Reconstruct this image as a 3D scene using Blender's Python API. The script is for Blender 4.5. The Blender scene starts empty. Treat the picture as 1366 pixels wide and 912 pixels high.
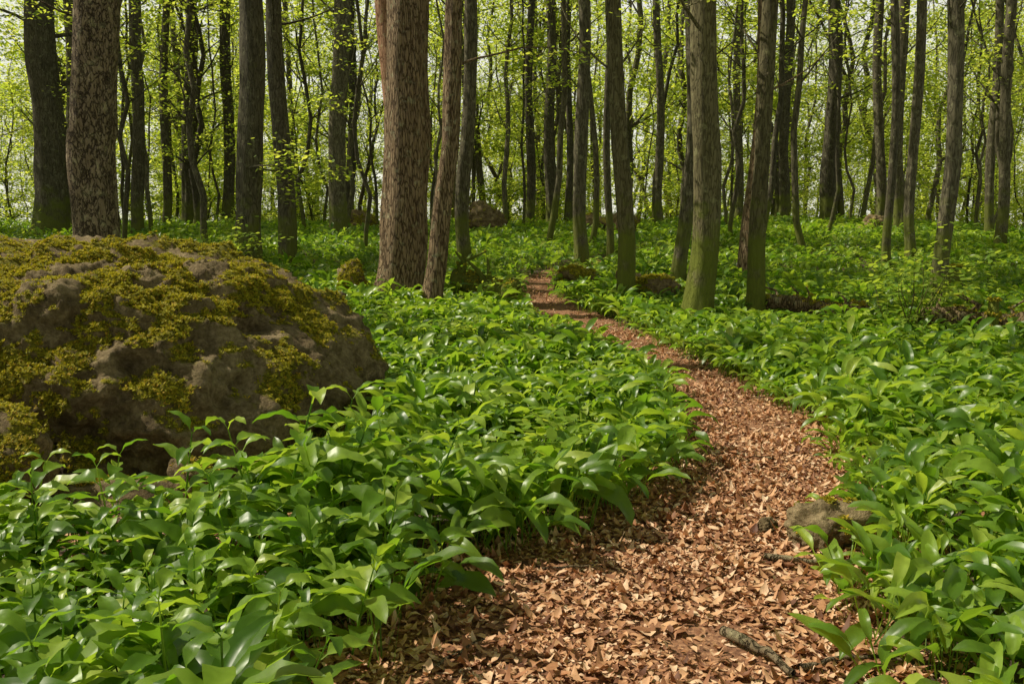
import bpy, math, random
import numpy as np
from mathutils import Vector, noise
random.seed(7); rng=np.random.default_rng(7)
SC=bpy.context.scene
SUN=Vector((-.84,.2,.98)).normalized()
def S(a,b,x):
    t=np.clip((x-a)/(b-a),0,1); return t*t*(3-2*t)
def h(x,y):
    return 0.95*S(7,34,y)-2.2*S(38,120,y)-0.5*S(9,24,x)*S(14,30,y)+0.05*np.sin(0.55*x+1)*np.sin(0.45*y)*S(3,10,y)+.22*S(4,10,x)*(1-S(14,22,x))*S(16,32,y)
# places the sun reaches through gaps in the canopy
GAPS=[(-2.3,6.2),(-3.6,5.8),(.7,3.4),(1.7,7.0),(3.2,5.6),(4.6,7.4),(2.6,3.8),(-.4,7.0),(6.8,10.5),(-1.6,13.5),(-5,10.3)]
def blocks(x,y,rad=2.7):
    m=99
    for i,(a,b) in enumerate(GAPS):
        for z in ((8.5,12,15.5,19) if i<2 else (10,14)):
            m=min(m,math.hypot(x-(a+SUN.x/SUN.z*z),y-(b+SUN.y/SUN.z*z))-(.5 if i<2 else 0))
    return m<rad
# ------------------------------------------------------------ path outline (y, left x, right x)
PT=np.array([(-4,-1.1,.7),(0,-.8,.9),(2.0,-.55,1.05),(2.7,-.45,1.14),(3.02,-.39,1.18),(3.34,-.25,1.21),(3.73,.02,1.32),(4.19,.39,1.52),(4.8,.87,1.8),(5.6,1.18,2.05),(6.46,1.3,2.17),(7.35,1.31,2.07),(8.51,1.22,1.95),(9.95,.97,1.78),(11.02,.75,1.59),(12.21,.52,1.29),(13.54,.22,.88),(14.7,.11,.66),(16.07,.19,.79),(17.39,.56,1.16),(18.5,.92,1.5),(20,1.6,2.2),(23,3.2,3.7),(27,6.0,6.4)])
def pl(y): return np.interp(y,PT[:,0],PT[:,1])
def pr(y): return np.interp(y,PT[:,0],PT[:,2])
# ------------------------------------------------------------ material helpers
def newmat(n):
    m=bpy.data.materials.new(n); m.use_nodes=True; m.node_tree.nodes.clear(); return m,m.node_tree.nodes,m.node_tree.links
def ramp(N,stops):
    r=N.new('ShaderNodeValToRGB'); e=r.color_ramp.elements
    while len(e)<len(stops): e.new(0.5)
    for i,(p,c) in enumerate(stops): e[i].position=p; e[i].color=(*c,1)
    return r
def noi(N,L,vec,scale,detail=6,rough=.6):
    n=N.new('ShaderNodeTexNoise'); n.inputs['Scale'].default_value=scale; n.inputs['Detail'].default_value=detail; n.inputs['Roughness'].default_value=rough
    if vec is not None: L.new(vec,n.inputs['Vector'])
    return n
def mth(N,L,op,a,b=None):
    m=N.new('ShaderNodeMath'); m.operation=op
    for i,v in enumerate((a,b)):
        if v is None: continue
        if isinstance(v,(int,float)): m.inputs[i].default_value=v
        else: L.new(v,m.inputs[i])
    return m.outputs[0]
def mixc(N,L,fac,a,b):
    m=N.new('ShaderNodeMix'); m.data_type='RGBA'
    for s,v in ((m.inputs[0],fac),(m.inputs[6],a),(m.inputs[7],b)):
        if isinstance(v,(int,float)): s.default_value=v
        elif isinstance(v,tuple): s.default_value=(*v,1)
        else: L.new(v,s)
    return m.outputs[2]
def vscale(N,L,c,k):
    mm=N.new('ShaderNodeVectorMath'); mm.operation='SCALE'; L.new(c,mm.inputs[0]); L.new(k,mm.inputs['Scale']); return mm.outputs[0]
def leaf_mat(name,stops,trans,tw=.4,rough=.42,spec=.5,gscale=30):
    m,N,L=newmat(name)
    out=N.new('ShaderNodeOutputMaterial'); b=N.new('ShaderNodeBsdfPrincipled'); t=N.new('ShaderNodeBsdfTranslucent'); mx=N.new('ShaderNodeMixShader')
    g=N.new('ShaderNodeNewGeometry'); oi=N.new('ShaderNodeObjectInfo')
    r=mth(N,L,'FRACT',mth(N,L,'ADD',g.outputs['Random Per Island'],oi.outputs['Random']))
    cr=ramp(N,stops); L.new(r,cr.inputs[0]); 
    n=noi(N,L,g.outputs['Position'],gscale,2)
    k=mth(N,L,'ADD',mth(N,L,'MULTIPLY',n.outputs['Fac'],.7),.65)
    L.new(vscale(N,L,cr.outputs[0],k),b.inputs['Base Color'])
    b.inputs['Roughness'].default_value=rough; b.inputs['Specular IOR Level'].default_value=spec
    tc=mixc(N,L,r,trans[0],trans[1]); L.new(tc,t.inputs['Color'])
    mx.inputs[0].default_value=tw; L.new(b.outputs[0],mx.inputs[1]); L.new(t.outputs[0],mx.inputs[2]); L.new(mx.outputs[0],out.inputs[0])
    return m
M_garlic=leaf_mat('garlic_leaf',[(0,(.055,.12,.013)),(.5,(.125,.225,.022)),(.85,(.23,.34,.038)),(1,(.33,.4,.065))],((.24,.5,.018),(.65,.85,.055)),.38,.37,.42)
M_beech=leaf_mat('beech_leaf',[(0,(.1,.18,.02)),(.6,(.17,.27,.03)),(1,(.25,.33,.04))],((.55,.72,.05),(.88,.9,.12)),.62,.5,.35)
M_maple=leaf_mat('maple_leaf',[(0,(.16,.28,.03)),(1,(.26,.36,.05))],((.5,.65,.05),(.65,.75,.08)),.5,.5,.3)
M_dry=leaf_mat('dry_leaf',[(0,(.11,.045,.025)),(.35,(.38,.175,.085)),(.75,(.64,.37,.2)),(1,(.8,.58,.4))],((.5,.18,.05),(.6,.28,.09)),.1,.6,.3,60)
M_tuft=leaf_mat('moss_frond',[(0,(.12,.14,.014)),(.5,(.33,.31,.022)),(.8,(.5,.43,.03)),(1,(.52,.28,.04))],((.45,.43,.02),(.65,.55,.03)),.3,.7,.2)
def bark_mat(name,c1,c2,c3,moss=.5,scale=1,bump=.6,plates=False,bdist=.03,vary=.7):
    m,N,L=newmat(name); out=N.new('ShaderNodeOutputMaterial'); b=N.new('ShaderNodeBsdfPrincipled'); L.new(b.outputs[0],out.inputs[0])
    tc=N.new('ShaderNodeTexCoord'); mp=N.new('ShaderNodeMapping'); L.new(tc.outputs['Object'],mp.inputs[0]); mp.inputs['Scale'].default_value=(scale,scale,scale*(.4 if plates else .16)); oi=N.new('ShaderNodeObjectInfo')
    n1=noi(N,L,mp.outputs[0],14,8,.7); n2=noi(N,L,tc.outputs['Object'],2.2,4); n4=noi(N,L,tc.outputs['Object'],7,6,.7)
    v=N.new('ShaderNodeTexVoronoi'); v.feature='DISTANCE_TO_EDGE'; v.inputs['Scale'].default_value=26 if not plates else 15
    nd=noi(N,L,mp.outputs[0],9 if not plates else 8,5); vm=N.new('ShaderNodeVectorMath'); vm.operation='MULTIPLY_ADD'; L.new(nd.outputs['Color'],vm.inputs[0]); vm.inputs[1].default_value=(.12,.12,.12) if not plates else (.35,.35,.35); L.new(mp.outputs[0],vm.inputs[2]); L.new(vm.outputs[0],v.inputs['Vector'])
    vr=ramp(N,[(0,(0,0,0)),(.12,(1,1,1))]); L.new(v.outputs['Distance'],vr.inputs[0])
    hgt=mth(N,L,'ADD',mth(N,L,'MULTIPLY',vr.outputs[0],.6),n1.outputs['Fac'])
    cr=ramp(N,[(.35,c1),(.75,c2),(1.25/1.3,c3)]); L.new(mth(N,L,'MULTIPLY',hgt,.75),cr.inputs[0])
    c=mixc(N,L,mth(N,L,'MULTIPLY',n2.outputs['Fac'],.6 if not plates else .35),cr.outputs[0],(c1[0]*1.3,c1[1]*1.35,c1[2]*1.1))
    lr=ramp(N,[(.56,(0,0,0)),(.64,(1,1,1))]); L.new(n4.outputs['Fac'],lr.inputs[0])
    c=mixc(N,L,mth(N,L,'MULTIPLY',lr.outputs[0],.5),c,(min(.5,c3[0]*1.25),min(.5,c3[1]*1.4),min(.4,c3[2]*1.2)))
    c=vscale(N,L,c,mth(N,L,'ADD',mth(N,L,'MULTIPLY',oi.outputs['Random'],vary),.95-vary*.55))
    sx=N.new('ShaderNodeSeparateXYZ'); L.new(tc.outputs['Object'],sx.inputs[0])
    mr=N.new('ShaderNodeMapRange'); mr.inputs[1].default_value=0; mr.inputs[2].default_value=2.0; mr.inputs[3].default_value=.3+moss*.28; mr.inputs[4].default_value=-.12+.13*moss; L.new(sx.outputs['Z'],mr.inputs[0])
    mk=mth(N,L,'ADD',n2.outputs['Fac'],mr.outputs[0]); mkr=ramp(N,[(.68,(0,0,0)),(.85,(1,1,1))]); L.new(mk,mkr.inputs[0])
    c=mixc(N,L,mth(N,L,'MULTIPLY',mkr.outputs[0],min(1,moss*.9)),c,(.13,.15,.022))
    L.new(c,b.inputs['Base Color']); b.inputs['Roughness'].default_value=.85; b.inputs['Specular IOR Level'].default_value=.2
    bp=N.new('ShaderNodeBump'); bp.inputs['Strength'].default_value=bump; bp.inputs['Distance'].default_value=bdist; L.new(hgt,bp.inputs['Height']); L.new(bp.outputs[0],b.inputs['Normal'])
    return m
M_bark=bark_mat('beech_bark',(.045,.038,.025),(.12,.105,.067),(.25,.22,.145),.9,1,.45)
M_oak=bark_mat('furrowed_bark',(.09,.052,.026),(.36,.25,.15),(.54,.4,.25),.12,1,1,False,.05,.2)
M_flake=bark_mat('flaky_bark',(.06,.04,.025),(.26,.19,.12),(.42,.33,.22),.1,1,1,True,.05,.1)
M_mossy=bark_mat('mossy_bark',(.05,.042,.022),(.14,.12,.06),(.23,.2,.115),1.1,1,.6)
M_red=bark_mat('red_bark',(.12,.06,.035),(.42,.22,.13),(.52,.33,.21),.05,1,.6)
def ground_mat(name,c1,c2,c3,sc):
    m,N,L=newmat(name); out=N.new('ShaderNodeOutputMaterial'); b=N.new('ShaderNodeBsdfPrincipled'); L.new(b.outputs[0],out.inputs[0])
    g=N.new('ShaderNodeNewGeometry'); n1=noi(N,L,g.outputs['Position'],sc,10,.7); n2=noi(N,L,g.outputs['Position'],2.3,4)
    v=N.new('ShaderNodeTexVoronoi'); v.inputs['Scale'].default_value=sc*2.2; L.new(g.outputs['Position'],v.inputs['Vector'])
    sp=N.new('ShaderNodeSeparateColor'); L.new(v.outputs['Color'],sp.inputs[0])
    k=mth(N,L,'ADD',mth(N,L,'MULTIPLY',sp.outputs[0],.4),mth(N,L,'MULTIPLY',n1.outputs['Fac'],.6))
    cr=ramp(N,[(.25,c1),(.5,c2),(.75,c3)]); L.new(k,cr.inputs[0])
    c=mixc(N,L,mth(N,L,'MULTIPLY',n2.outputs['Fac'],.5),cr.outputs[0],c1)
    L.new(c,b.inputs['Base Color']); b.inputs['Roughness'].default_value=.9
    bp=N.new('ShaderNodeBump'); bp.inputs['Strength'].default_value=.8; bp.inputs['Distance'].default_value=.02; L.new(k,bp.inputs['Height']); L.new(bp.outputs[0],b.inputs['Normal'])
    return m
M_soil=ground_mat('forest_soil',(.03,.022,.012),(.08,.05,.028),(.15,.09,.05),22)
M_path=ground_mat('path_litter',(.1,.04,.02),(.34,.16,.08),(.54,.3,.16),34)
def rock_mat():
    m,N,L=newmat('mossy_rock'); out=N.new('ShaderNodeOutputMaterial'); b=N.new('ShaderNodeBsdfPrincipled'); L.new(b.outputs[0],out.inputs[0])
    g=N.new('ShaderNodeNewGeometry'); P=g.outputs['Position']; n1=noi(N,L,P,4,10,.68); n2=noi(N,L,P,38,8,.7); n3=noi(N,L,P,13,8,.7)
    k=mth(N,L,'ADD',mth(N,L,'MULTIPLY',n1.outputs['Fac'],.45),mth(N,L,'ADD',mth(N,L,'MULTIPLY',n2.outputs['Fac'],.3),mth(N,L,'MULTIPLY',n3.outputs['Fac'],.25)))
    cr=ramp(N,[(.36,(.04,.027,.012)),(.48,(.16,.115,.058)),(.62,(.4,.31,.175))]); L.new(k,cr.inputs[0])
    a=N.new('ShaderNodeAttribute'); a.attribute_name='moss'
    mc=ramp(N,[(.3,(.05,.05,.01)),(.5,(.17,.155,.016)),(.7,(.34,.28,.03))]); L.new(n2.outputs['Fac'],mc.inputs[0])
    mk=mth(N,L,'ADD',a.outputs['Fac'],mth(N,L,'MULTIPLY',mth(N,L,'SUBTRACT',n3.outputs['Fac'],.5),1.2)); mr=ramp(N,[(.44,(0,0,0)),(.6,(1,1,1))]); L.new(mk,mr.inputs[0])
    c=mixc(N,L,mr.outputs[0],cr.outputs[0],mc.outputs[0]); L.new(c,b.inputs['Base Color']); b.inputs['Roughness'].default_value=.9; b.inputs['Specular IOR Level'].default_value=.2
    bp=N.new('ShaderNodeBump'); bp.inputs['Strength'].default_value=1; bp.inputs['Distance'].default_value=.08; L.new(k,bp.inputs['Height']); L.new(bp.outputs[0],b.inputs['Normal'])
    return m
M_rock=rock_mat()
# ------------------------------------------------------------ mesh helpers
class MB:
    def __init__(s): s.v=[];s.f=[];s.m=[];s.n=0
    def add(s,V,F,mi=0):
        V=np.asarray(V,float); s.v.append(V)
        for q in F: s.f.append([i+s.n for i in q])
        s.m+= [mi]*len(F); s.n+=len(V)
    def mesh(s,name,mats,smooth=True):
        me=bpy.data.meshes.new(name); V=np.concatenate(s.v) if s.v else np.zeros((0,3))
        me.from_pydata(V.tolist(),[],s.f)
        for m in mats: me.materials.append(m)
        me.polygons.foreach_set('material_index',np.array(s.m,dtype=np.int32)); me.polygons.foreach_set('use_smooth',np.full(len(s.f),smooth)); me.update(); return me
def obj(name,me,loc=(0,0,0),parent=None,link=True):
    o=bpy.data.objects.new(name,me); o.location=loc
    if link: SC.collection.objects.link(o)
    if parent: o.parent=parent
    return o
def tube(P,R,sides,flare=None,lob=0,ph=0,rough=0,seed=0):
    P=np.asarray(P,float); n=len(P); V=[]
    T=np.gradient(P,axis=0); T/=np.linalg.norm(T,axis=1)[:,None]+1e-9
    ref=np.array([1.,0,0]) if abs(T[0,0])<.8 else np.array([0,1.,0])
    th=np.linspace(0,2*np.pi,sides,endpoint=False)
    for i in range(n):
        u=np.cross(T[i],ref); u/=np.linalg.norm(u)+1e-9; w=np.cross(T[i],u)
        r=np.full(sides,R[i])
        if flare is not None: r=r+flare[i]*(0.55+0.45*np.cos(lob*th+ph)+.2*np.cos(3*th+ph*2))
        if rough: r=r*(1+rough*np.array([noise.noise(Vector((math.cos(t)*1.6+seed,math.sin(t)*1.6,P[i,2]*.9+seed))) for t in th]))
        V.append(P[i]+np.outer(np.cos(th)*r,u)+np.outer(np.sin(th)*r,w))
    F=[[i*sides+j,i*sides+(j+1)%sides,(i+1)*sides+(j+1)%sides,(i+1)*sides+j] for i in range(n-1) for j in range(sides)]
    return np.concatenate(V),F
HEX=np.array([(0,0),(.3,.2),(.68,.2),(1,0),(.68,-.2),(.3,-.2)])
def leaves(C,size,flat=.5,rs=rng):
    n=len(C); az=rs.uniform(0,2*np.pi,n); tl=rs.normal(0,flat,n); rl=rs.normal(0,flat,n)
    X=np.stack([np.cos(az)*np.cos(tl),np.sin(az)*np.cos(tl),np.sin(tl)],1)
    Y0=np.stack([-np.sin(az),np.cos(az),np.zeros(n)],1); Z=np.cross(X,Y0); Y=Y0*np.cos(rl)[:,None]+Z*np.sin(rl)[:,None]
    s=size*rs.uniform(.6,1.2,n)
    V=C[:,None,:]+s[:,None,None]*(HEX[None,:,0,None]*X[:,None,:]+1.35*HEX[None,:,1,None]*Y[:,None,:])
    return V.reshape(-1,3),np.arange(6*n).reshape(n,6).tolist()
def branch(mb,p,d,L,r,depth,tips,segs=6,sides=5,up=.15,wob=.22):
    P=[np.array(p,float)]; d=np.array(d,float); d/=np.linalg.norm(d)
    for i in range(segs):
        d=d+rng.normal(0,wob,3)*.5+np.array([0,0,up*.3]); d/=np.linalg.norm(d); P.append(P[-1]+d*L/segs)
    R=np.linspace(r,r*.25,segs+1); V,F=tube(P,R,sides); mb.add(V,F,0)
    tips.append(P[-1]); 
    if depth>0:
        for k in range(rng.integers(3,6)):
            i=rng.integers(1,segs+1); q=P[i]; dd=d+rng.normal(0,.75,3); dd[2]*=.5; branch(mb,q,dd,L*rng.uniform(.35,.6),R[i]*.6,depth-1,tips,4,3,up,wob)
    else:
        tips.append(P[len(P)//2])
def clump(tips,n,rad,flat):
    out=[]
    for t in tips: out.append(np.array(t)+rng.normal(0,1,(n,3))*np.array([rad,rad,flat]))
    return np.concatenate(out)
# ------------------------------------------------------------ instancing through geometry nodes
def coll(name,objs):
    c=bpy.data.collections.new(name)
    for o in objs: c.objects.link(o)
    return c
def scatter(name,P,Rot,Scl,c,nv,parent=None):
    P=np.asarray(P,float); n=len(P); me=bpy.data.meshes.new(name); me.vertices.add(n); me.vertices.foreach_set('co',P.ravel())
    a=me.attributes.new('rot','FLOAT_VECTOR','POINT'); a.data.foreach_set('vector',np.asarray(Rot,float).ravel())
    a=me.attributes.new('scl','FLOAT','POINT'); a.data.foreach_set('value',np.asarray(Scl,float))
    a=me.attributes.new('idx','INT','POINT'); a.data.foreach_set('value',rng.integers(0,nv,n).astype(np.int32))
    o=obj(name,me,parent=parent)
    g=bpy.data.node_groups.new(name+'_scatter','GeometryNodeTree'); g.interface.new_socket('Geometry',in_out='INPUT',socket_type='NodeSocketGeometry'); g.interface.new_socket('Geometry',in_out='OUTPUT',socket_type='NodeSocketGeometry')
    N=g.nodes;L=g.links; gi=N.new('NodeGroupInput');go=N.new('NodeGroupOutput'); ip=N.new('GeometryNodeInstanceOnPoints'); ci=N.new('GeometryNodeCollectionInfo')
    ci.inputs['Collection'].default_value=c; ci.inputs['Separate Children'].default_value=True; ci.inputs['Reset Children'].default_value=True
    def at(nm,t):
        x=N.new('GeometryNodeInputNamedAttribute'); x.data_type=t; x.inputs['Name'].default_value=nm; return x.outputs['Attribute']
    er=N.new('FunctionNodeEulerToRotation'); L.new(at('rot','FLOAT_VECTOR'),er.inputs[0])
    L.new(gi.outputs[0],ip.inputs['Points']); L.new(ci.outputs[0],ip.inputs['Instance']); ip.inputs['Pick Instance'].default_value=True
    L.new(at('idx','INT'),ip.inputs['Instance Index']); L.new(er.outputs[0],ip.inputs['Rotation']); L.new(at('scl','FLOAT'),ip.inputs['Scale']); L.new(ip.outputs[0],go.inputs[0])
    md=o.modifiers.new('scatter','NODES'); md.node_group=g; return o
# ------------------------------------------------------------ terrain and path
def axis(lo,hi,near,n):
    t=np.linspace(-1,1,n); s=np.sinh(t*4.2)/np.sinh(4.2); return np.where(s<0,-s*lo,s*hi)+near
xs=axis(-220,220,0,241); ys=axis(-60,330,8,301)
X,Y=np.meshgrid(xs,ys); Z=h(X,Y); inp=(X>pl(Y)-.0)&(X<pr(Y)+.0)&(Y<26); Z=np.where(inp,Z-.05,Z)
mb=MB(); nx=len(xs); mb.add(np.stack([X,Y,Z],-1).reshape(-1,3),[[j*nx+i,j*nx+i+1,(j+1)*nx+i+1,(j+1)*nx+i] for j in range(len(ys)-1) for i in range(nx-1)])
obj('forest_ground',mb.mesh('forest_ground',[M_soil]))
yy=np.arange(-3.5,26,.08); m=33; V=[]
for y in yy:
    a,b=pl(y)-.3,pr(y)+.3
    for t in np.linspace(0,1,m):
        x=a+(b-a)*t; e=min(t,1-t)*(b-a); z=h(x,y)+.012-.06*max(0,1-e/.12)+.014*noise.noise(Vector((x*3,y*3,0)))+.012*noise.noise(Vector((x*9,y*9,3)))-.02*math.sin(math.pi*t)
        V.append((x,y,z))
V=np.array(V); mb=MB(); mb.add(V,[[j*m+i,j*m+i+1,(j+1)*m+i+1,(j+1)*m+i] for j in range(len(yy)-1) for i in range(m-1)])
obj('dirt_path',mb.mesh('dirt_path',[M_path]))
# ------------------------------------------------------------ boulders
def softrock(planes,p,sub,namp,seed,fine=.16):
    import bmesh
    bm=bmesh.new(); bmesh.ops.create_icosphere(bm,subdivisions=sub,radius=1); vs=np.array([v.co[:] for v in bm.verts]); F=[[v.index for v in f.verts] for f in bm.faces]; bm.free()
    acc=np.zeros(len(vs))
    for n,d in planes:
        n=np.array(n,float); n/=np.linalg.norm(n); acc+=(np.clip(vs@n,0,None)/d)**p
    r=acc**(-1/p); Q=vs*r[:,None]
    out=[]
    for q,nn in zip(Q,vs):
        w=Vector(q)+Vector((seed*7.1,seed*3.3,0)); a=noise.fractal(w*1.1,1.0,2.1,4)*1.0; b=abs(noise.noise(w*2.4)); e=noise.fractal(w*6,.7,2.2,5); g=abs(noise.noise(Vector((w.x*1.5,w.y*1.5,w.z*6)))); c2=max(0,.1-abs(noise.noise(w*3.1+Vector((9,0,0)))))*4
        out.append(q+nn*namp*(a*.6-b*.6+e*fine-g*.4-c2*.4))
    return np.array(out),F
def moss_attr(me,bias,seed):
    me.update(); nr=np.zeros(len(me.vertices)*3); me.vertices.foreach_get('normal',nr); nr=nr.reshape(-1,3); co=np.zeros(len(me.vertices)*3); me.vertices.foreach_get('co',co); co=co.reshape(-1,3)
    ms=np.array([noise.fractal(Vector(c)*2.2+Vector((seed,0,0)),.7,2.1,5) for c in co]); k=np.clip(.16+bias+.42*nr[:,2]+.8*ms,0,1)
    a=me.attributes.new('moss','FLOAT','POINT'); a.data.foreach_set('value',k); return co,nr,k
BC=np.array([-2.8,6.2,.26])
planes=[((.03,-.10,1),.97),((.85,0,.9),1.36),((.42,-.1,.9),1.20),((1,-.1,.02),1.74),((0,-.86,.5),1.28),((0,-1,-.22),1.50),((.7,-.75,.12),1.82),((.6,-.5,.75),1.42),((-1,0,.1),2.4),((-.6,-.75,.2),2.0),((0,1,.1),1.3),((0,0,-1),.7)]
Q,F=softrock(planes,11,7,.24,3,.3); mb=MB(); mb.add(Q,F); me=mb.mesh('boulder',[M_rock]); co,nr,k=moss_attr(me,.06,1)
B=obj('mossy_boulder',me,BC)
lob=[((-2.85,4.5,.12),(.55,.35,.40),2),((-1.72,4.6,.04),(.16,.13,.18),5),((-2.25,4.55,-.05),(.5,.22,.2),6)]
tuftP=[];tuftN=[]
def tufts_from(co,nr,k,off,n,thr):
    w=np.where(k>thr,k,0)*(nr[:,2]>-.35); w=w/w.sum(); i=rng.choice(len(co),n,p=w); tuftP.append(co[i]+off+rng.normal(0,.006,(n,3))); tuftN.append(nr[i])
tufts_from(co,nr,k,BC,34000,.46)
def rplanes(r2): return [(tuple(r2.normal(0,1,3)),r2.uniform(.72,1.0)) for _ in range(26)]+[((0,0,1),.95),((0,0,-1),.9)]
for c,s,sd in lob:
    q,F=softrock(rplanes(np.random.default_rng(sd)),8,5,.25,sd); q=q*np.array(s)*1.15; mb=MB(); mb.add(q,F); me=mb.mesh('ledge',[M_rock]); co,nr,k=moss_attr(me,.15 if sd!=5 else -.2,sd); o=obj('ledge',me,np.array(c)-BC,B); tufts_from(co,nr,k,np.array(c),2500 if s[0]>.4 else 100,.4)
def rock(name,x,y,s,sd,bias,zo=.3,tn=500,parent=None):
    q,F=softrock(rplanes(np.random.default_rng(sd)),10,5,.35,sd); q=q*np.array(s)*1.15; mb=MB(); mb.add(q,F); me=mb.mesh(name,[M_rock]); co,nr,k=moss_attr(me,bias,sd); loc=np.array([x,y,float(h(x,y))+s[2]*zo]); o=obj(name,me,loc)
    if tn: tufts_from(co,nr,k,loc,tn,.4)
    return o
rock('mossy_boulder',-.95,30,(.75,.5,.65),11,.0,.75,300)
rock('mossy_boulder',-2.55,14.1,(.24,.2,.42),22,.4,.5,900)
rock('mossy_boulder',2.55,28.8,(.55,.45,.5),13,.05,.6,150)
rock('mossy_boulder',3.6,28.4,(.5,.45,.5),14,.05,.7,150)
rock('mossy_boulder',-5.2,31,(.6,.5,.5),15,.05,.8,150)
rock('mossy_boulder',1.15,15.2,(.45,.3,.3),16,.15,.65,350)
rock('mossy_boulder',2.3,13.7,(.45,.3,.3),17,.1,.7,350)
rock('mossy_boulder',1.95,15.0,(.25,.25,.26),18,.1,.7,150)
rock('mossy_boulder',10.9,27,(.5,.4,.45),19,.0,.6,100)
rock('stone',1.43,3.95,(.18,.15,.14),20,-.1,.4,150)
rock('stone',1.22,4.1,(.06,.05,.04),21,-.2,.6,0)
# fallen logs and stumps
def log(name,p0,p1,r,mat,rag=.25,tn=350):
    p0=np.array(p0,float);p1=np.array(p1,float); n=26; P=[p0+(p1-p0)*t+np.array([0,.06*math.sin(t*5),.03*math.sin(t*7)]) for t in np.linspace(0,1,n)]; R=np.array([r*(1+.12*math.sin(i*.9)+rag*rng.uniform(-.25,.25)) for i in range(n)]); R[0]*=.5;R[-1]*=.4
    c=P[0].copy(); P=[q-c for q in P]
    mb=MB(); V,F=tube(P,R,18,rough=.35,seed=r*50); mb.add(V,F)
    for _ in range(4):
        i=rng.integers(3,n-3); V,F=tube([P[i],P[i]+np.array([rng.normal(0,.08),rng.normal(0,.08),r*1.5]),P[i]+np.array([rng.normal(0,.25),rng.normal(0,.1),r*2.6])],[r*.3,r*.2,r*.08],7); mb.add(V,F)
    me=mb.mesh(name,[mat]); o=obj(name,me,c); co,nr,k=moss_attr(me,.15,r*10); tufts_from(co,nr,k,c,tn,.45)
def hz(x,y,d): return (x,y,float(h(x,y))+d)
LOGS=[((-.95,14.3),(.1,13.5)),((3.45,12.3),(4.7,11.7)),((4.9,10.6),(6.1,10.3))]
log('fallen_log',hz(-.95,14.3,.3),hz(.1,13.5,.24),.18,M_mossy)
log('fallen_log',hz(3.45,12.3,.24),hz(4.7,11.7,.2),.09,M_oak,.25,120)
log('fallen_log',hz(4.9,10.6,.22),hz(6.1,10.3,.2),.11,M_oak,.25,120)
for (x,y,r,H) in ((7.2,14.5,.16,.55),(5.45,10.0,.06,.5)):
    mb=MB(); zs=np.array([-.1,.0,.08,.2,H*.7,H,H*.98]); V,F=tube([(0,0,z) for z in zs],[r*1.3,r*1.2,r,r*.9,r*.85,r*.8,.01],18,flare=r*.4*np.exp(-zs/.1),lob=5,rough=.4,seed=x); mb.add(V,F); me=mb.mesh('tree_stump',[M_mossy]); o=obj('tree_stump',me,hz(x,y,0)); co,nr,k=moss_attr(me,.3,x); tufts_from(co,nr,k,np.array(hz(x,y,0)),200,.4)
# moss tufts
tf=[]
for v in range(3):
    mb=MB()
    for b in range(9):
        a=rng.uniform(0,6.28); L=rng.uniform(.009,.019); t=rng.uniform(.3,1.2); d=np.array([math.cos(a)*math.sin(t),math.sin(a)*math.sin(t),math.cos(t)]); s=np.array([-math.sin(a),math.cos(a),0])*.0025; o0=rng.normal(0,.006,3)*[1,1,0]
        mb.add([o0-s,o0+s,o0+d*L*.6+s*1.3,o0+d*L,o0+d*L*.6-s*1.3],[[0,1,2,3,4]])
    tf.append(obj('moss_tuft',mb.mesh('moss_tuft',[M_tuft],False),link=False))
TP=np.concatenate(tuftP);TN=np.concatenate(tuftN); R=[]
for n_ in TN:
    q=Vector((n_[0]*.8,n_[1]*.8,n_[2]+.3)).to_track_quat('Z','Y').to_euler(); R.append((q.x,q.y,q.z))
scatter('moss',TP,R,rng.uniform(.6,1.5,len(TP))*np.where(TP[:,1]>9,1.7,1),coll('moss_tufts',tf),3)
# ------------------------------------------------------------ wild garlic
def garlic_leaf(mb,az,pet,L,W,a0,a1,rows,cols,fold,off,tw=0,z0=0,sh=(.62,.72)):
    P=[];x=0.;z=z0;n1=2 if rows<7 else 3; a=a0; hw=[]
    seq=[(pet/n1,a0)]*n1+[(L/rows,None)]*rows; P.append((0,z0,a0)); hw.append(.0022)
    for i,(ds,aa) in enumerate(seq):
        if i>=n1: t=(i-n1+1)/rows; a=a0+(a1-a0)*(t**.8)
        x+=math.cos(a)*ds; z+=math.sin(a)*ds; P.append((x,z,a))
        if i<n1-1: hw.append(.002)
        elif i==n1-1: hw.append(.003)
        else:
            t=(i-n1+1)/rows; hw.append(max(.0006,W*.5*2.05*(t**sh[0])*((1-t)**sh[1]) if t<1 else .0006))
    V=[]; ca,sa=math.cos(az),math.sin(az); ph=rng.uniform(0,6)
    for i,((x,z,a),w) in enumerate(zip(P,hw)):
        for j in range(cols):
            s=-1+2*j/(cols-1); y=s*w; up=fold*abs(s)*w+ (.18*w*math.sin(i*1.7+ph+s*1.5) if w>.004 else 0)
            xx=x-math.sin(a)*up; zz=z+math.cos(a)*up; zz+=tw*y
            V.append((ca*xx-sa*y+off[0],sa*xx+ca*y+off[1],zz))
    F=[[i*cols+j,i*cols+j+1,(i+1)*cols+j+1,(i+1)*cols+j] for i in range(len(P)-1) for j in range(cols-1)]
    mb.add(V,F)
def plant(nl,spread,rows,cols,sz=1,Wk=1):
    mb=MB()
    for i in range(nl):
        az=i*2.4+rng.uniform(-.5,.5); L=rng.uniform(.12,.21)*sz; W=L*rng.uniform(.27,.38)*Wk
        garlic_leaf(mb,az,rng.uniform(.08,.2)*sz,L,W,rng.uniform(.95,1.5),rng.uniform(-1.1,.35),rows,cols,rng.uniform(.15,.7),rng.normal(0,spread,2),rng.uniform(-.6,.6))
    return mb.mesh('garlic_plant',[M_garlic])
near=[obj('g',plant(8,.03,8,5,1,1.05),link=False) for _ in range(9)]
mid=[obj('g',plant(11,.06,5,3,1,1.05),link=False) for _ in range(7)]
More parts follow.
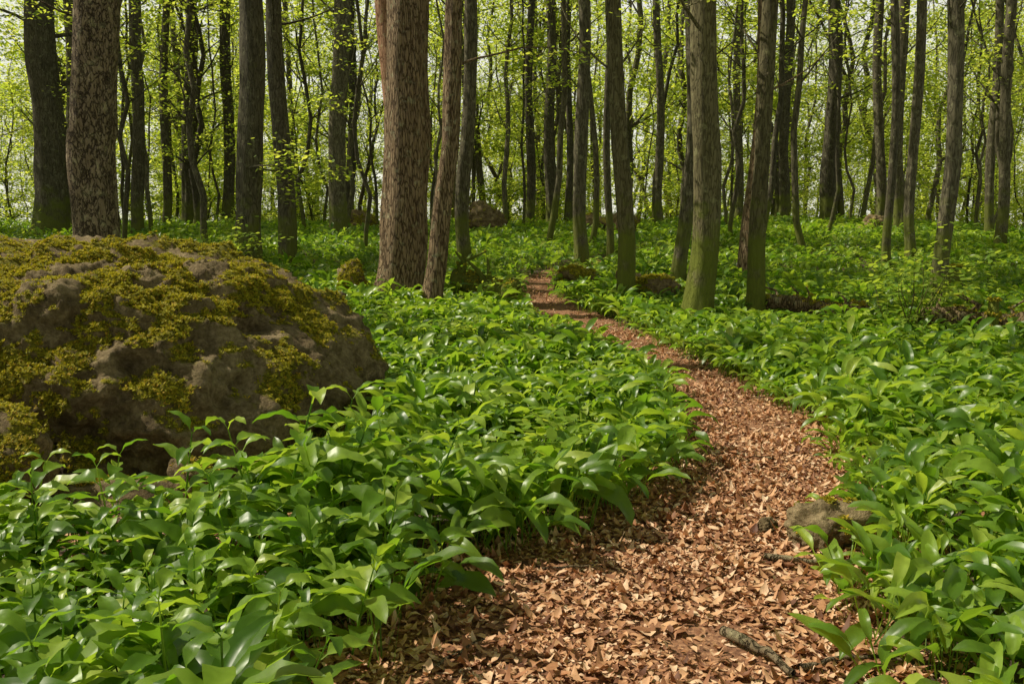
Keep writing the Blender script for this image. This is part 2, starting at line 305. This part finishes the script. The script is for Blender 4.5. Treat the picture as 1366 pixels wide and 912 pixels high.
far=[obj('g',plant(15,.15,3,3,1.15,1.2),link=False) for _ in range(6)]
def herb():
    mb=MB(); H=rng.uniform(.26,.4); lx=rng.normal(0,.04,2)
    V,F=tube([(0,0,-.02),(lx[0]*.4,lx[1]*.4,H*.5),(lx[0],lx[1],H)],[.004,.0035,.002],5); mb.add(V,F)
    for k in range(5):
        f=.35+.65*k/4; zz=H*f
        for s in (0,1):
            az=k*1.57+s*math.pi+rng.uniform(-.3,.3); L=rng.uniform(.13,.19)*(1-.45*max(0,f-.7)/.3); garlic_leaf(mb,az,.025,L,L*rng.uniform(.4,.5),rng.uniform(.5,.9)+.3*(f>.9),rng.uniform(-.8,.1),8,5,rng.uniform(.15,.5),lx*f,rng.uniform(-.4,.4),zz,(.5,.85))
    return mb.mesh('woodland_herb',[M_garlic])
herbs=[obj('hb',herb(),link=False) for _ in range(7)]
Cn,Cm,Cf,Ch=coll('garlic_near',near),coll('garlic_mid',mid),coll('garlic_far',far),coll('herbs',herbs)
TR=[(27.4,-14.1,.50,[(-14.0,7.86)],0),(10.5,-5.0,.27,[(-4.88,2.27),(-4.60,3.94)],2),(32.5,-15.9,.245,[(-15.4,9.06)],0),(27.5,-11.5,.196,[(-11.1,7.9)],0),(33,-12.75,.166,[(-12.4,9.16)],0),(34,-12.3,.256,[(-11.9,9.4)],0),
(16.3,-4.78,.245,[(-4.72,2.7),(-4.71,5.28)],0),(34,-10.8,.227,[(-10.46,9.4)],0),(18.7,-4.75,.188,[(-4.71,5.84)],0),(27,-5.23,.27,[(-4.99,7.76)],0),(33,-5.95,.18,[(-5.69,9.16)],0),
(16.8,-2.18,.175,[(-2.25,3.4),(-2.31,5.4)],4),(14.1,-1.81,.365,[(-1.60,3.1),(-1.55,4.77)],1),(13.1,-1.22,.14,[(-1.02,1.06),(-.81,2.68),(-.86,4.54)],1),(18.2,-.96,.15,[(-1.01,2.1),(-.81,5.7)],0),
(33,.64,.17,[(.67,9.16)],0),(35,1.53,.22,[(1.42,9.6)],0),(18.2,1.45,.14,[(1.37,5.72)],0),(35,2.2,.146,[(2.18,9.6)],0),(13.5,1.73,.13,[(1.6,2.49),(1.54,4.63)],3),(21,2.32,.09,[(2.19,6.37)],0),(34,5.6,.17,[(5.32,9.4)],0),
(15.6,2.9,.13,[(3.04,2.65),(3.02,5.12)],0),(12,2.5,.19,[(2.59,2.38),(2.56,4.28)],3),(12.2,3.34,.115,[(3.47,2.4),(3.43,4.33)],3),(16.6,4.38,.17,[(4.55,2.6),(4.56,5.35)],1),(35,8.86,.16,[(8.53,9.6)],0),(33,10,.193,[(9.8,9.16)],0),
(30,10.6,.25,[(10.4,8.46)],0),(18.5,7.78,.09,[(7.66,5.8)],0),(28,11.5,.152,[(11.2,8.0)],0),(27.5,11.9,.184,[(11.65,7.9)],0),(19.5,8.76,.115,[(8.58,6)],0),(12.9,6.2,.115,[(6.21,2.45),(6.11,4.5)],0),(22.5,12.3,.14,[(12.06,6.7)],0),(26.5,14.15,.133,[(13.9,7.65)],0)]
def clear(P,pad=.03):
    x,y=P[:,0],P[:,1]; ok=np.ones(len(P),bool)
    nz=np.array([noise.noise(Vector((a*1.6,b*1.6,1)))*.22 for a,b in P])
    pd=pad+.03*S(9,13,y); k=np.where(y<5,1,.4)
    ok&=~((x>pl(y)-pd+nz*k-.02)&(x<pr(y)+pd+nz*k)&(y<27))
    ok&=~((((x+2.8)/2.0)**2+((y-6.2)/1.78)**2)<1)
    ok&=~((((x+2.3)/1.3)**2+((y-4.38)/.58)**2)<1)
    ok&=~((((x-1.4)/.24)**2+((y-3.8)/.3)**2)<1)
    for (ax,ay),(bx,by) in LOGS:
        t=np.clip(((x-ax)*(bx-ax)+(y-ay)*(by-ay))/((bx-ax)**2+(by-ay)**2),0,1); ok&=((x-ax-t*(bx-ax))**2+(y+.18-ay-t*(by-ay))**2)>.3**2
    for ty,tx,r,_,_ in TR: ok&=((x-tx)**2+(y-ty)**2)>(r*1.15)**2
    return P[ok]
def jit(x0,x1,y0,y1,s):
    gx,gy=np.meshgrid(np.arange(x0,x1,s),np.arange(y0,y1,s)); P=np.stack([gx.ravel(),gy.ravel()],1)+rng.uniform(-.5,.5,(gx.size,2))*s; return P
def field(name,P,c,nv,sc,tilt=.2):
    P=clear(P); Z=h(P[:,0],P[:,1]); hv=np.array([noise.noise(Vector((a*.9,b*.9,5))) for a,b in P])
    gp=np.array([noise.noise(Vector((a*2.6,b*2.6,15))) for a,b in P]); keep=gp>-.42; P,Z,hv=P[keep],Z[keep],hv[keep]; n=len(P)
    scatter(name,np.column_stack([P,Z]),np.column_stack([rng.normal(0,tilt,n),rng.normal(0,tilt,n),rng.uniform(0,6.28,n)]),sc*(1+.5*hv)*(1+.18*(1-S(2.8,5.5,P[:,1])))*rng.uniform(.75,1.2,n),c,nv)
A=jit(-4.5,4.8,1.2,8.5,.132); A=A[(np.abs(A[:,0])<.72*A[:,1]+1.4)]; hz_=(A[:,0]<-.1)&(A[:,1]<4.2)
A=A[~hz_|(rng.uniform(0,1,len(A))<.6)]
field('wild_garlic',A,Cn,9,1.12)
A=jit(-3.4,-.45,2.0,4.0,.18); field('dogs_mercury',A,Ch,7,1.05,.12)
A=jit(-9,11,8.5,16,.18); A=A[(np.abs(A[:,0])<.62*A[:,1]+1.4)]
field('wild_garlic',A,Cm,7,1.1)
A=jit(-26,28,16,44,.38); A=A[(np.abs(A[:,0])<.62*A[:,1]+2)]
field('wild_garlic',A,Cf,6,1.1)
# ------------------------------------------------------------ dry leaves on the path
dl=[]
for v in range(8):
    mb=MB()
    for i in range(34):
        c=np.array([*rng.normal(0,.10,2),rng.uniform(.002,.014)]); az=rng.uniform(0,6.28); L=rng.uniform(.01,.034)+.025*(rng.uniform()<.35); W=L*rng.uniform(.45,.7); cu=rng.normal(0,8); tl=rng.normal(0,.28); fo=rng.uniform(-.6,.8)
        V=[]
        for i_ in range(4):
            t=i_/3; w=W*.5*math.sin(math.pi*min(.98,max(.05,t**.9)))*rng.uniform(.7,1.2)
            for s in (-1,0,1):
                xx=(t-.5)*L; yy_=s*w; zz=cu*(t-.5)**2*L*L*4+abs(s)*fo*w+tl*xx+ .15*w*math.sin(5*t+i)
                V.append((c[0]+math.cos(az)*xx-math.sin(az)*yy_,c[1]+math.sin(az)*xx+math.cos(az)*yy_,max(.001,c[2]+zz)))
        mb.add(V,[[a*3+b,a*3+b+1,(a+1)*3+b+1,(a+1)*3+b] for a in range(3) for b in range(2)])
    dl.append(obj('d',mb.mesh('leaf_litter',[M_dry]),link=False))
Cd=coll('litter',dl)
P=[]
for y0,y1,s in ((1.5,6,.085),(6,12,.14),(12,20,.25)):
    A=jit(-1.6,3.0,y0,y1,s); A=A[(A[:,0]>pl(A[:,1])-.35)&(A[:,0]<pr(A[:,1])+.35)]; P.append(A)
A=jit(-4,3,2,8,.3); P.append(A); P.append(jit(-3.6,-1,3.8,4.9,.11)); P=np.concatenate(P)
pn=np.array([noise.noise(Vector((a*2.2,b*2.2,9))) for a,b in P]); P=P[rng.uniform(0,1,len(P))<np.clip(.7+1.1*pn,.2,1)]; n=len(P)
scatter('leaf_litter',np.column_stack([P,h(P[:,0],P[:,1])+.002]),np.column_stack([rng.normal(0,.04,n),rng.normal(0,.04,n),rng.uniform(0,6.28,n)]),rng.uniform(.7,1.35,n),Cd,8)
def stick(pts,r):
    pts=np.array(pts,float); c=pts[0].copy(); t=np.linspace(0,1,10); k=np.linspace(0,1,len(pts)); P=np.stack([np.interp(t,k,pts[:,i]-c[i]) for i in range(3)],1)+rng.normal(0,.004,(10,3)); mb=MB(); V,F=tube(P,np.linspace(r,r*.5,10)*rng.uniform(.85,1.15,10),9); mb.add(V,F); obj('stick',mb.mesh('stick',[M_flake]),c)
stick([(.76,3.0,.035),(.86,2.85,.04),(.92,2.7,.035)],.021); stick([(1.1,3.72,.03),(1.3,3.63,.045),(1.55,3.57,.05)],.014); stick([(.95,2.75,.03),(1.12,2.82,.03),(1.3,2.8,.04)],.011)
stick([(-.3,2.75,.02),(-.1,2.95,.03)],.007); stick([(.1,3.6,.02),(.35,3.62,.03)],.006); stick([(1.35,5.5,.02),(1.6,5.3,.04)],.01)
# ------------------------------------------------------------ crowns (shared) for the trees
def pick(tips,frac): 
    t=np.array(tips); return t[rng.permutation(len(t))[:max(1,int(len(t)*frac))]]
crowns=[];thinc=[]
for k in range(5):
    mb=MB(); tips=[]; H=11; zs=np.linspace(0,H,14); C=np.stack([np.cumsum(rng.normal(0,.09,14)),np.cumsum(rng.normal(0,.09,14)),zs],1); C[0]=0; Rr=np.linspace(.15,.03,14); V,F=tube(C,Rr,8); mb.add(V,F,0)
    for b in range(12):
        i=rng.integers(0,13); az=b*2.4+rng.uniform(-.4,.4); fr=i/13; L=(1-.55*fr)*rng.uniform(2.0,3.6); branch(mb,C[i],(math.cos(az),math.sin(az),rng.uniform(.3,1.0)),L,Rr[i]*.5,1,tips)
    sv_=(list(mb.v),list(mb.f),list(mb.m),mb.n)
    V,F=leaves(clump(pick(tips,.17),85,.5,.3),.2,.45); mb.add(V,F,1); crowns.append(mb.mesh('crown',[M_bark,M_beech],True))
    if k<2:
        mb=MB(); mb.v,mb.f,mb.m,mb.n=sv_; V,F=leaves(clump(pick(tips,.1),22,.3,.15),.13,.45); mb.add(V,F,1); thinc.append(mb.mesh('crown',[M_bark,M_beech],True))
BM=[M_bark,M_oak,M_flake,M_mossy,M_red]
def twig_foliage(mb2,tips,n,size): 
    if len(tips): V,F=leaves(clump(tips,n,.2,.06),size,.3); mb2.add(V,F,0)
for ti,(ty,tx,r,top,mt) in enumerate(TR):
    r*=.95
    z0=float(h(tx,ty)); pts=[(0,0,0)]+[(x-tx,0,z-z0) for x,z in top]; a,b=np.array(pts[-2]),np.array(pts[-1]); d=(b-a)/max(.1,(b-a)[2]); Ht=max(9.5,b[2]+.5); pts.append(tuple(b+d*.6*(Ht-b[2])+np.array([0,0,(Ht-b[2])*.4])))
    pts=np.array(pts); 
    zz=np.concatenate([np.arange(-.3,2.4,.12),np.arange(2.4,Ht,.4),[Ht]]); px=np.interp(zz,pts[:,2],pts[:,0]); 
    ker=np.array([.25,.5,.25])
    for _ in range(6): px[1:-1]=np.convolve(px,ker,'same')[1:-1]
    py=.12*np.sin(zz*.35+ti); px=px+.07*np.sin(zz*.8+ti*1.7)*np.clip(zz,0,1)
    rr=r*(1.03-.028*zz); rr=np.maximum(rr,r*.5); fl=r*.5*np.exp(-np.clip(zz,0,9)/(.2+r*.4))
    mb=MB(); V,F=tube(np.column_stack([px,py-py[2],zz]),rr,30,flare=fl,lob=int(4+ti%3),ph=ti*1.3,rough=.2 if r>.1 else .12,seed=ti*3.7); mb.add(V,F,0)
    tips=[]
    for b in range(rng.integers(3,8)):
        zb=rng.uniform(3.0,Ht) if ty>20 else rng.uniform(3.2,Ht); az=rng.uniform(0,6.28); tt=[]; branch(mb,(np.interp(zb,zz,px),0,zb),(math.cos(az),math.sin(az),rng.uniform(.2,1.1)),rng.uniform(1,2.8),r*.16,1,tt)
        if rng.uniform()<.6: tips+=tt
    if ti==6:
        for az in (.1,-.5): tt=[]; branch(mb,(0.1,-.2,2.15),(math.cos(az),math.sin(az),.05),1.1,.02,1,tt,6,5,0,.15); tips+=tt+tt
    fm=MB(); twig_foliage(fm,tips,12,.1)
    nm='beech_tree' if mt in (0,3) else ('maple_tree' if mt==2 else 'oak_tree')
    T=obj(nm,mb.mesh('trunk',[BM[mt]]),(tx,ty,z0))
    if fm.n: obj('foliage',fm.mesh('foliage',[M_beech]),parent=T)
    c=obj('crown',thinc[ti%2] if blocks(tx,ty,2.9) else crowns[ti%5],(px[-1],(py-py[2])[-1],Ht-.05),T); s=max(.75,rr[-1]/.15); c.scale=(min(s,1.25),)*3; c.rotation_euler=(0,0,ti*1.1)
# ------------------------------------------------------------ full tree templates for the surrounding woodland
full=[];lowt=[];shade=[]
for k in range(8):
    mb=MB(); tips=[]; H=rng.uniform(17,21); n=18; zs=np.linspace(-.3,H,n); wob=rng.uniform(.06,.22); C=np.stack([np.cumsum(rng.normal(0,wob,n)),np.cumsum(rng.normal(0,wob,n)),zs],1); C[:,:2]-=C[0,:2]; r0=rng.uniform(.09,.19); Rr=r0*(1-.85*np.linspace(0,1,n)); Rr[0]*=1.4; V,F=tube(C,Rr,9); mb.add(V,F,0)
    if k%3==0:
        i=rng.integers(3,8); branch(mb,C[i],(rng.normal(0,.4),rng.normal(0,.4),1),9,Rr[i]*.7,1,tips,8,6)
    for b in range(22):
        i=rng.integers(3,n-1); az=b*2.4+rng.uniform(-.4,.4); fr=i/n; L=rng.uniform(1.6,3.8)*(1-.3*fr); branch(mb,C[i],(math.cos(az),math.sin(az),rng.uniform(.3,1.3)),L,Rr[i]*.4,1,tips)
    sv_=(list(mb.v),list(mb.f),list(mb.m),mb.n)
    LC=clump(pick(tips,.72),21,.42,.14); V,F=leaves(LC,.19,.45); mb.add(V,F,1); full.append(obj('t',mb.mesh('woodland_tree',[M_bark,M_beech]),link=False))
    if k<5:
        mb=MB(); mb.v,mb.f,mb.m,mb.n=sv_; LC=clump(pick([t for t in tips if t[2]>6],.16),140,.6,.35); V,F=leaves(LC,.22,.4); mb.add(V,F,1); shade.append(obj('t',mb.mesh('canopy_tree',[M_bark,M_beech]),link=False))
for k in range(6):
    mb=MB(); tips=[]; H=rng.uniform(5,11); n=12; zs=np.linspace(-.2,H,n); C=np.stack([np.cumsum(rng.normal(0,.14,n)),np.cumsum(rng.normal(0,.14,n)),zs],1); C[:,:2]-=C[0,:2]; r0=rng.uniform(.03,.07); Rr=r0*(1-.8*np.linspace(0,1,n)); V,F=tube(C,Rr,7); mb.add(V,F,0)
    for b in range(20):
        i=rng.integers(1,n); az=b*2.4; branch(mb,C[i],(math.cos(az),math.sin(az),rng.uniform(.1,.8)),rng.uniform(.8,2.0),Rr[i]*.5,1,tips,5,4)
    LC=clump(np.array(tips),18,.32,.12); V,F=leaves(LC,.18,.35); mb.add(V,F,1); lowt.append(obj('t',mb.mesh('woodland_sapling',[M_bark,M_beech]),link=False))
thin=[]
for k in range(5):
    mb=MB(); tips=[]; H=rng.uniform(11,15); n=16; zs=np.linspace(-.2,H,n); C=np.stack([np.cumsum(rng.normal(0,.13,n)),np.cumsum(rng.normal(0,.1,n)),zs],1); C[:,:2]-=C[0,:2]; r0=rng.uniform(.05,.09); Rr=r0*(1-.7*np.linspace(0,1,n)); V,F=tube(C,Rr,9); mb.add(V,F,0)
    for b in range(14):
        i=rng.integers(4,n); az=b*2.4; branch(mb,C[i],(math.cos(az),math.sin(az),rng.uniform(.4,1.2)),rng.uniform(.8,2.4),Rr[i]*.4,1,tips,5,4)
    LC=clump(pick(tips,.5),16,.24,.07); V,F=leaves(LC,.12,.35); mb.add(V,F,1); thin.append(obj('t',mb.mesh('thin_tree',[M_bark,M_beech]),link=False))
Cfull,Clow,Cthin,Cshade=coll('woodland_trees',full),coll('woodland_saplings',lowt),coll('thin_trees',thin),coll('canopy_trees',shade)
def forest(name,P,c,nv,s0,s1,tilt=.035):
    n=len(P); scatter(name,np.column_stack([P,h(P[:,0],P[:,1])]),np.column_stack([rng.normal(0,tilt,n),rng.normal(0,tilt,n),rng.uniform(0,6.28,n)]),rng.uniform(s0,s1,n),c,nv)
A=jit(-65,65,36,105,6.2); A=A[np.abs(A[:,0])<.62*A[:,1]+6]; forest('distant_trees',A,Cfull,8,.75,1.35)
A=jit(-60,60,38,95,5.2); A=A[np.abs(A[:,0])<.62*A[:,1]+4]; forest('distant_saplings',A,Clow,6,.45,1.2)
A=jit(-22,22,22,44,3.8); A=A[(np.abs(A[:,0])<.62*A[:,1]+3)&(np.abs(A[:,0]-3)>1.0)]; forest('thin_trees',A,Cthin,5,.8,1.2,.06)
# woodland standing around the viewpoint, outside the view, shading the ground
A=jit(-34,26,-12,36,6.3); A=A[(np.abs(A[:,0])>.6*A[:,1]+2.8)&~((np.abs(A[:,0])<3)&(np.abs(A[:,1])<4))]; A=A[[not blocks(a,b,2.4) for a,b in A]]; forest('surrounding_trees',A,Cshade,5,.85,1.15)
# small saplings and bushes
def sapling(name,x,y,H,n,sz,mat,seed,spread=.5):
    mb=MB();fm=MB(); tips=[]
    for s in range(n):
        a=rng.uniform(0,6.28); branch(mb,(rng.normal(0,.05),rng.normal(0,.05),-.05),(math.cos(a)*spread,math.sin(a)*spread,1.2),H*rng.uniform(.6,1),.008+.006*H,1,tips,7,5,.1,.3)
    V,F=leaves(clump(np.array(tips),9,.12,.04),sz,.3); fm.add(V,F); o=obj(name,mb.mesh('stem',[M_bark]),hz(x,y,0)); obj('foliage',fm.mesh('foliage',[mat]),parent=o)
sapling('young_maple',4.55,10.2,1.2,7,.09,M_maple,1); sapling('young_maple',5.2,11.2,1.0,5,.09,M_maple,2); sapling('young_maple',5.9,9.5,.6,3,.09,M_maple,2)
sapling('beech_sapling',-5.2,15.3,1.4,8,.1,M_maple,3,.9); sapling('beech_sapling',-6.6,19,1.3,5,.1,M_maple,3,.9); sapling('beech_sapling',-12.5,22,1.6,6,.1,M_beech,3,.9)
sapling('maple_seedling',.15,4.75,.42,2,.09,M_maple,4,.3); sapling('maple_seedling',-.5,10.2,.4,2,.08,M_maple,4,.3); sapling('maple_seedling',-.2,13.2,.5,3,.09,M_maple,4,.5)
# ------------------------------------------------------------ camera, light, sky
cd=bpy.data.cameras.new('camera'); co_=bpy.data.objects.new('camera',cd); SC.collection.objects.link(co_); co_.location=(0,0,1.5); co_.rotation_euler=(math.radians(82),0,0); cd.sensor_width=36; cd.lens=31.2; cd.clip_end=1000; SC.camera=co_
sv=SUN; el=math.asin(sv.z)
sd=bpy.data.lights.new('sun','SUN'); sd.energy=5; sd.angle=math.radians(.45); sd.color=(1,.92,.74); so=bpy.data.objects.new('sun',sd); SC.collection.objects.link(so); so.rotation_euler=sv.to_track_quat('Z','Y').to_euler(); so.location=(0,0,30)
w=bpy.data.worlds.new('World'); SC.world=w; w.use_nodes=True; N=w.node_tree.nodes; L=w.node_tree.links; N.clear(); sk=N.new('ShaderNodeTexSky'); sk.sky_type='NISHITA'; sk.sun_disc=False; sk.sun_elevation=el; sk.sun_rotation=math.atan2(sv.x,sv.y); sk.dust_density=2; sk.air_density=1; sk.ozone_density=.5
# bright haze low over the horizon
tc=N.new('ShaderNodeTexCoord'); sx=N.new('ShaderNodeSeparateXYZ'); L.new(tc.outputs['Generated'],sx.inputs[0]); hr=ramp(N,[(0,(.85,.85,.85)),(.25,(.7,.7,.7)),(.4,(0,0,0))]); L.new(sx.outputs['Z'],hr.inputs[0])
col=mixc(N,L,hr.outputs[0],sk.outputs[0],(16,15.7,13.4))
bg=N.new('ShaderNodeBackground'); bg.inputs[1].default_value=.07; wo=N.new('ShaderNodeOutputWorld'); L.new(col,bg.inputs[0]); L.new(bg.outputs[0],wo.inputs[0])
SC.view_settings.view_transform='Standard'; SC.view_settings.look='None'; SC.view_settings.exposure=0
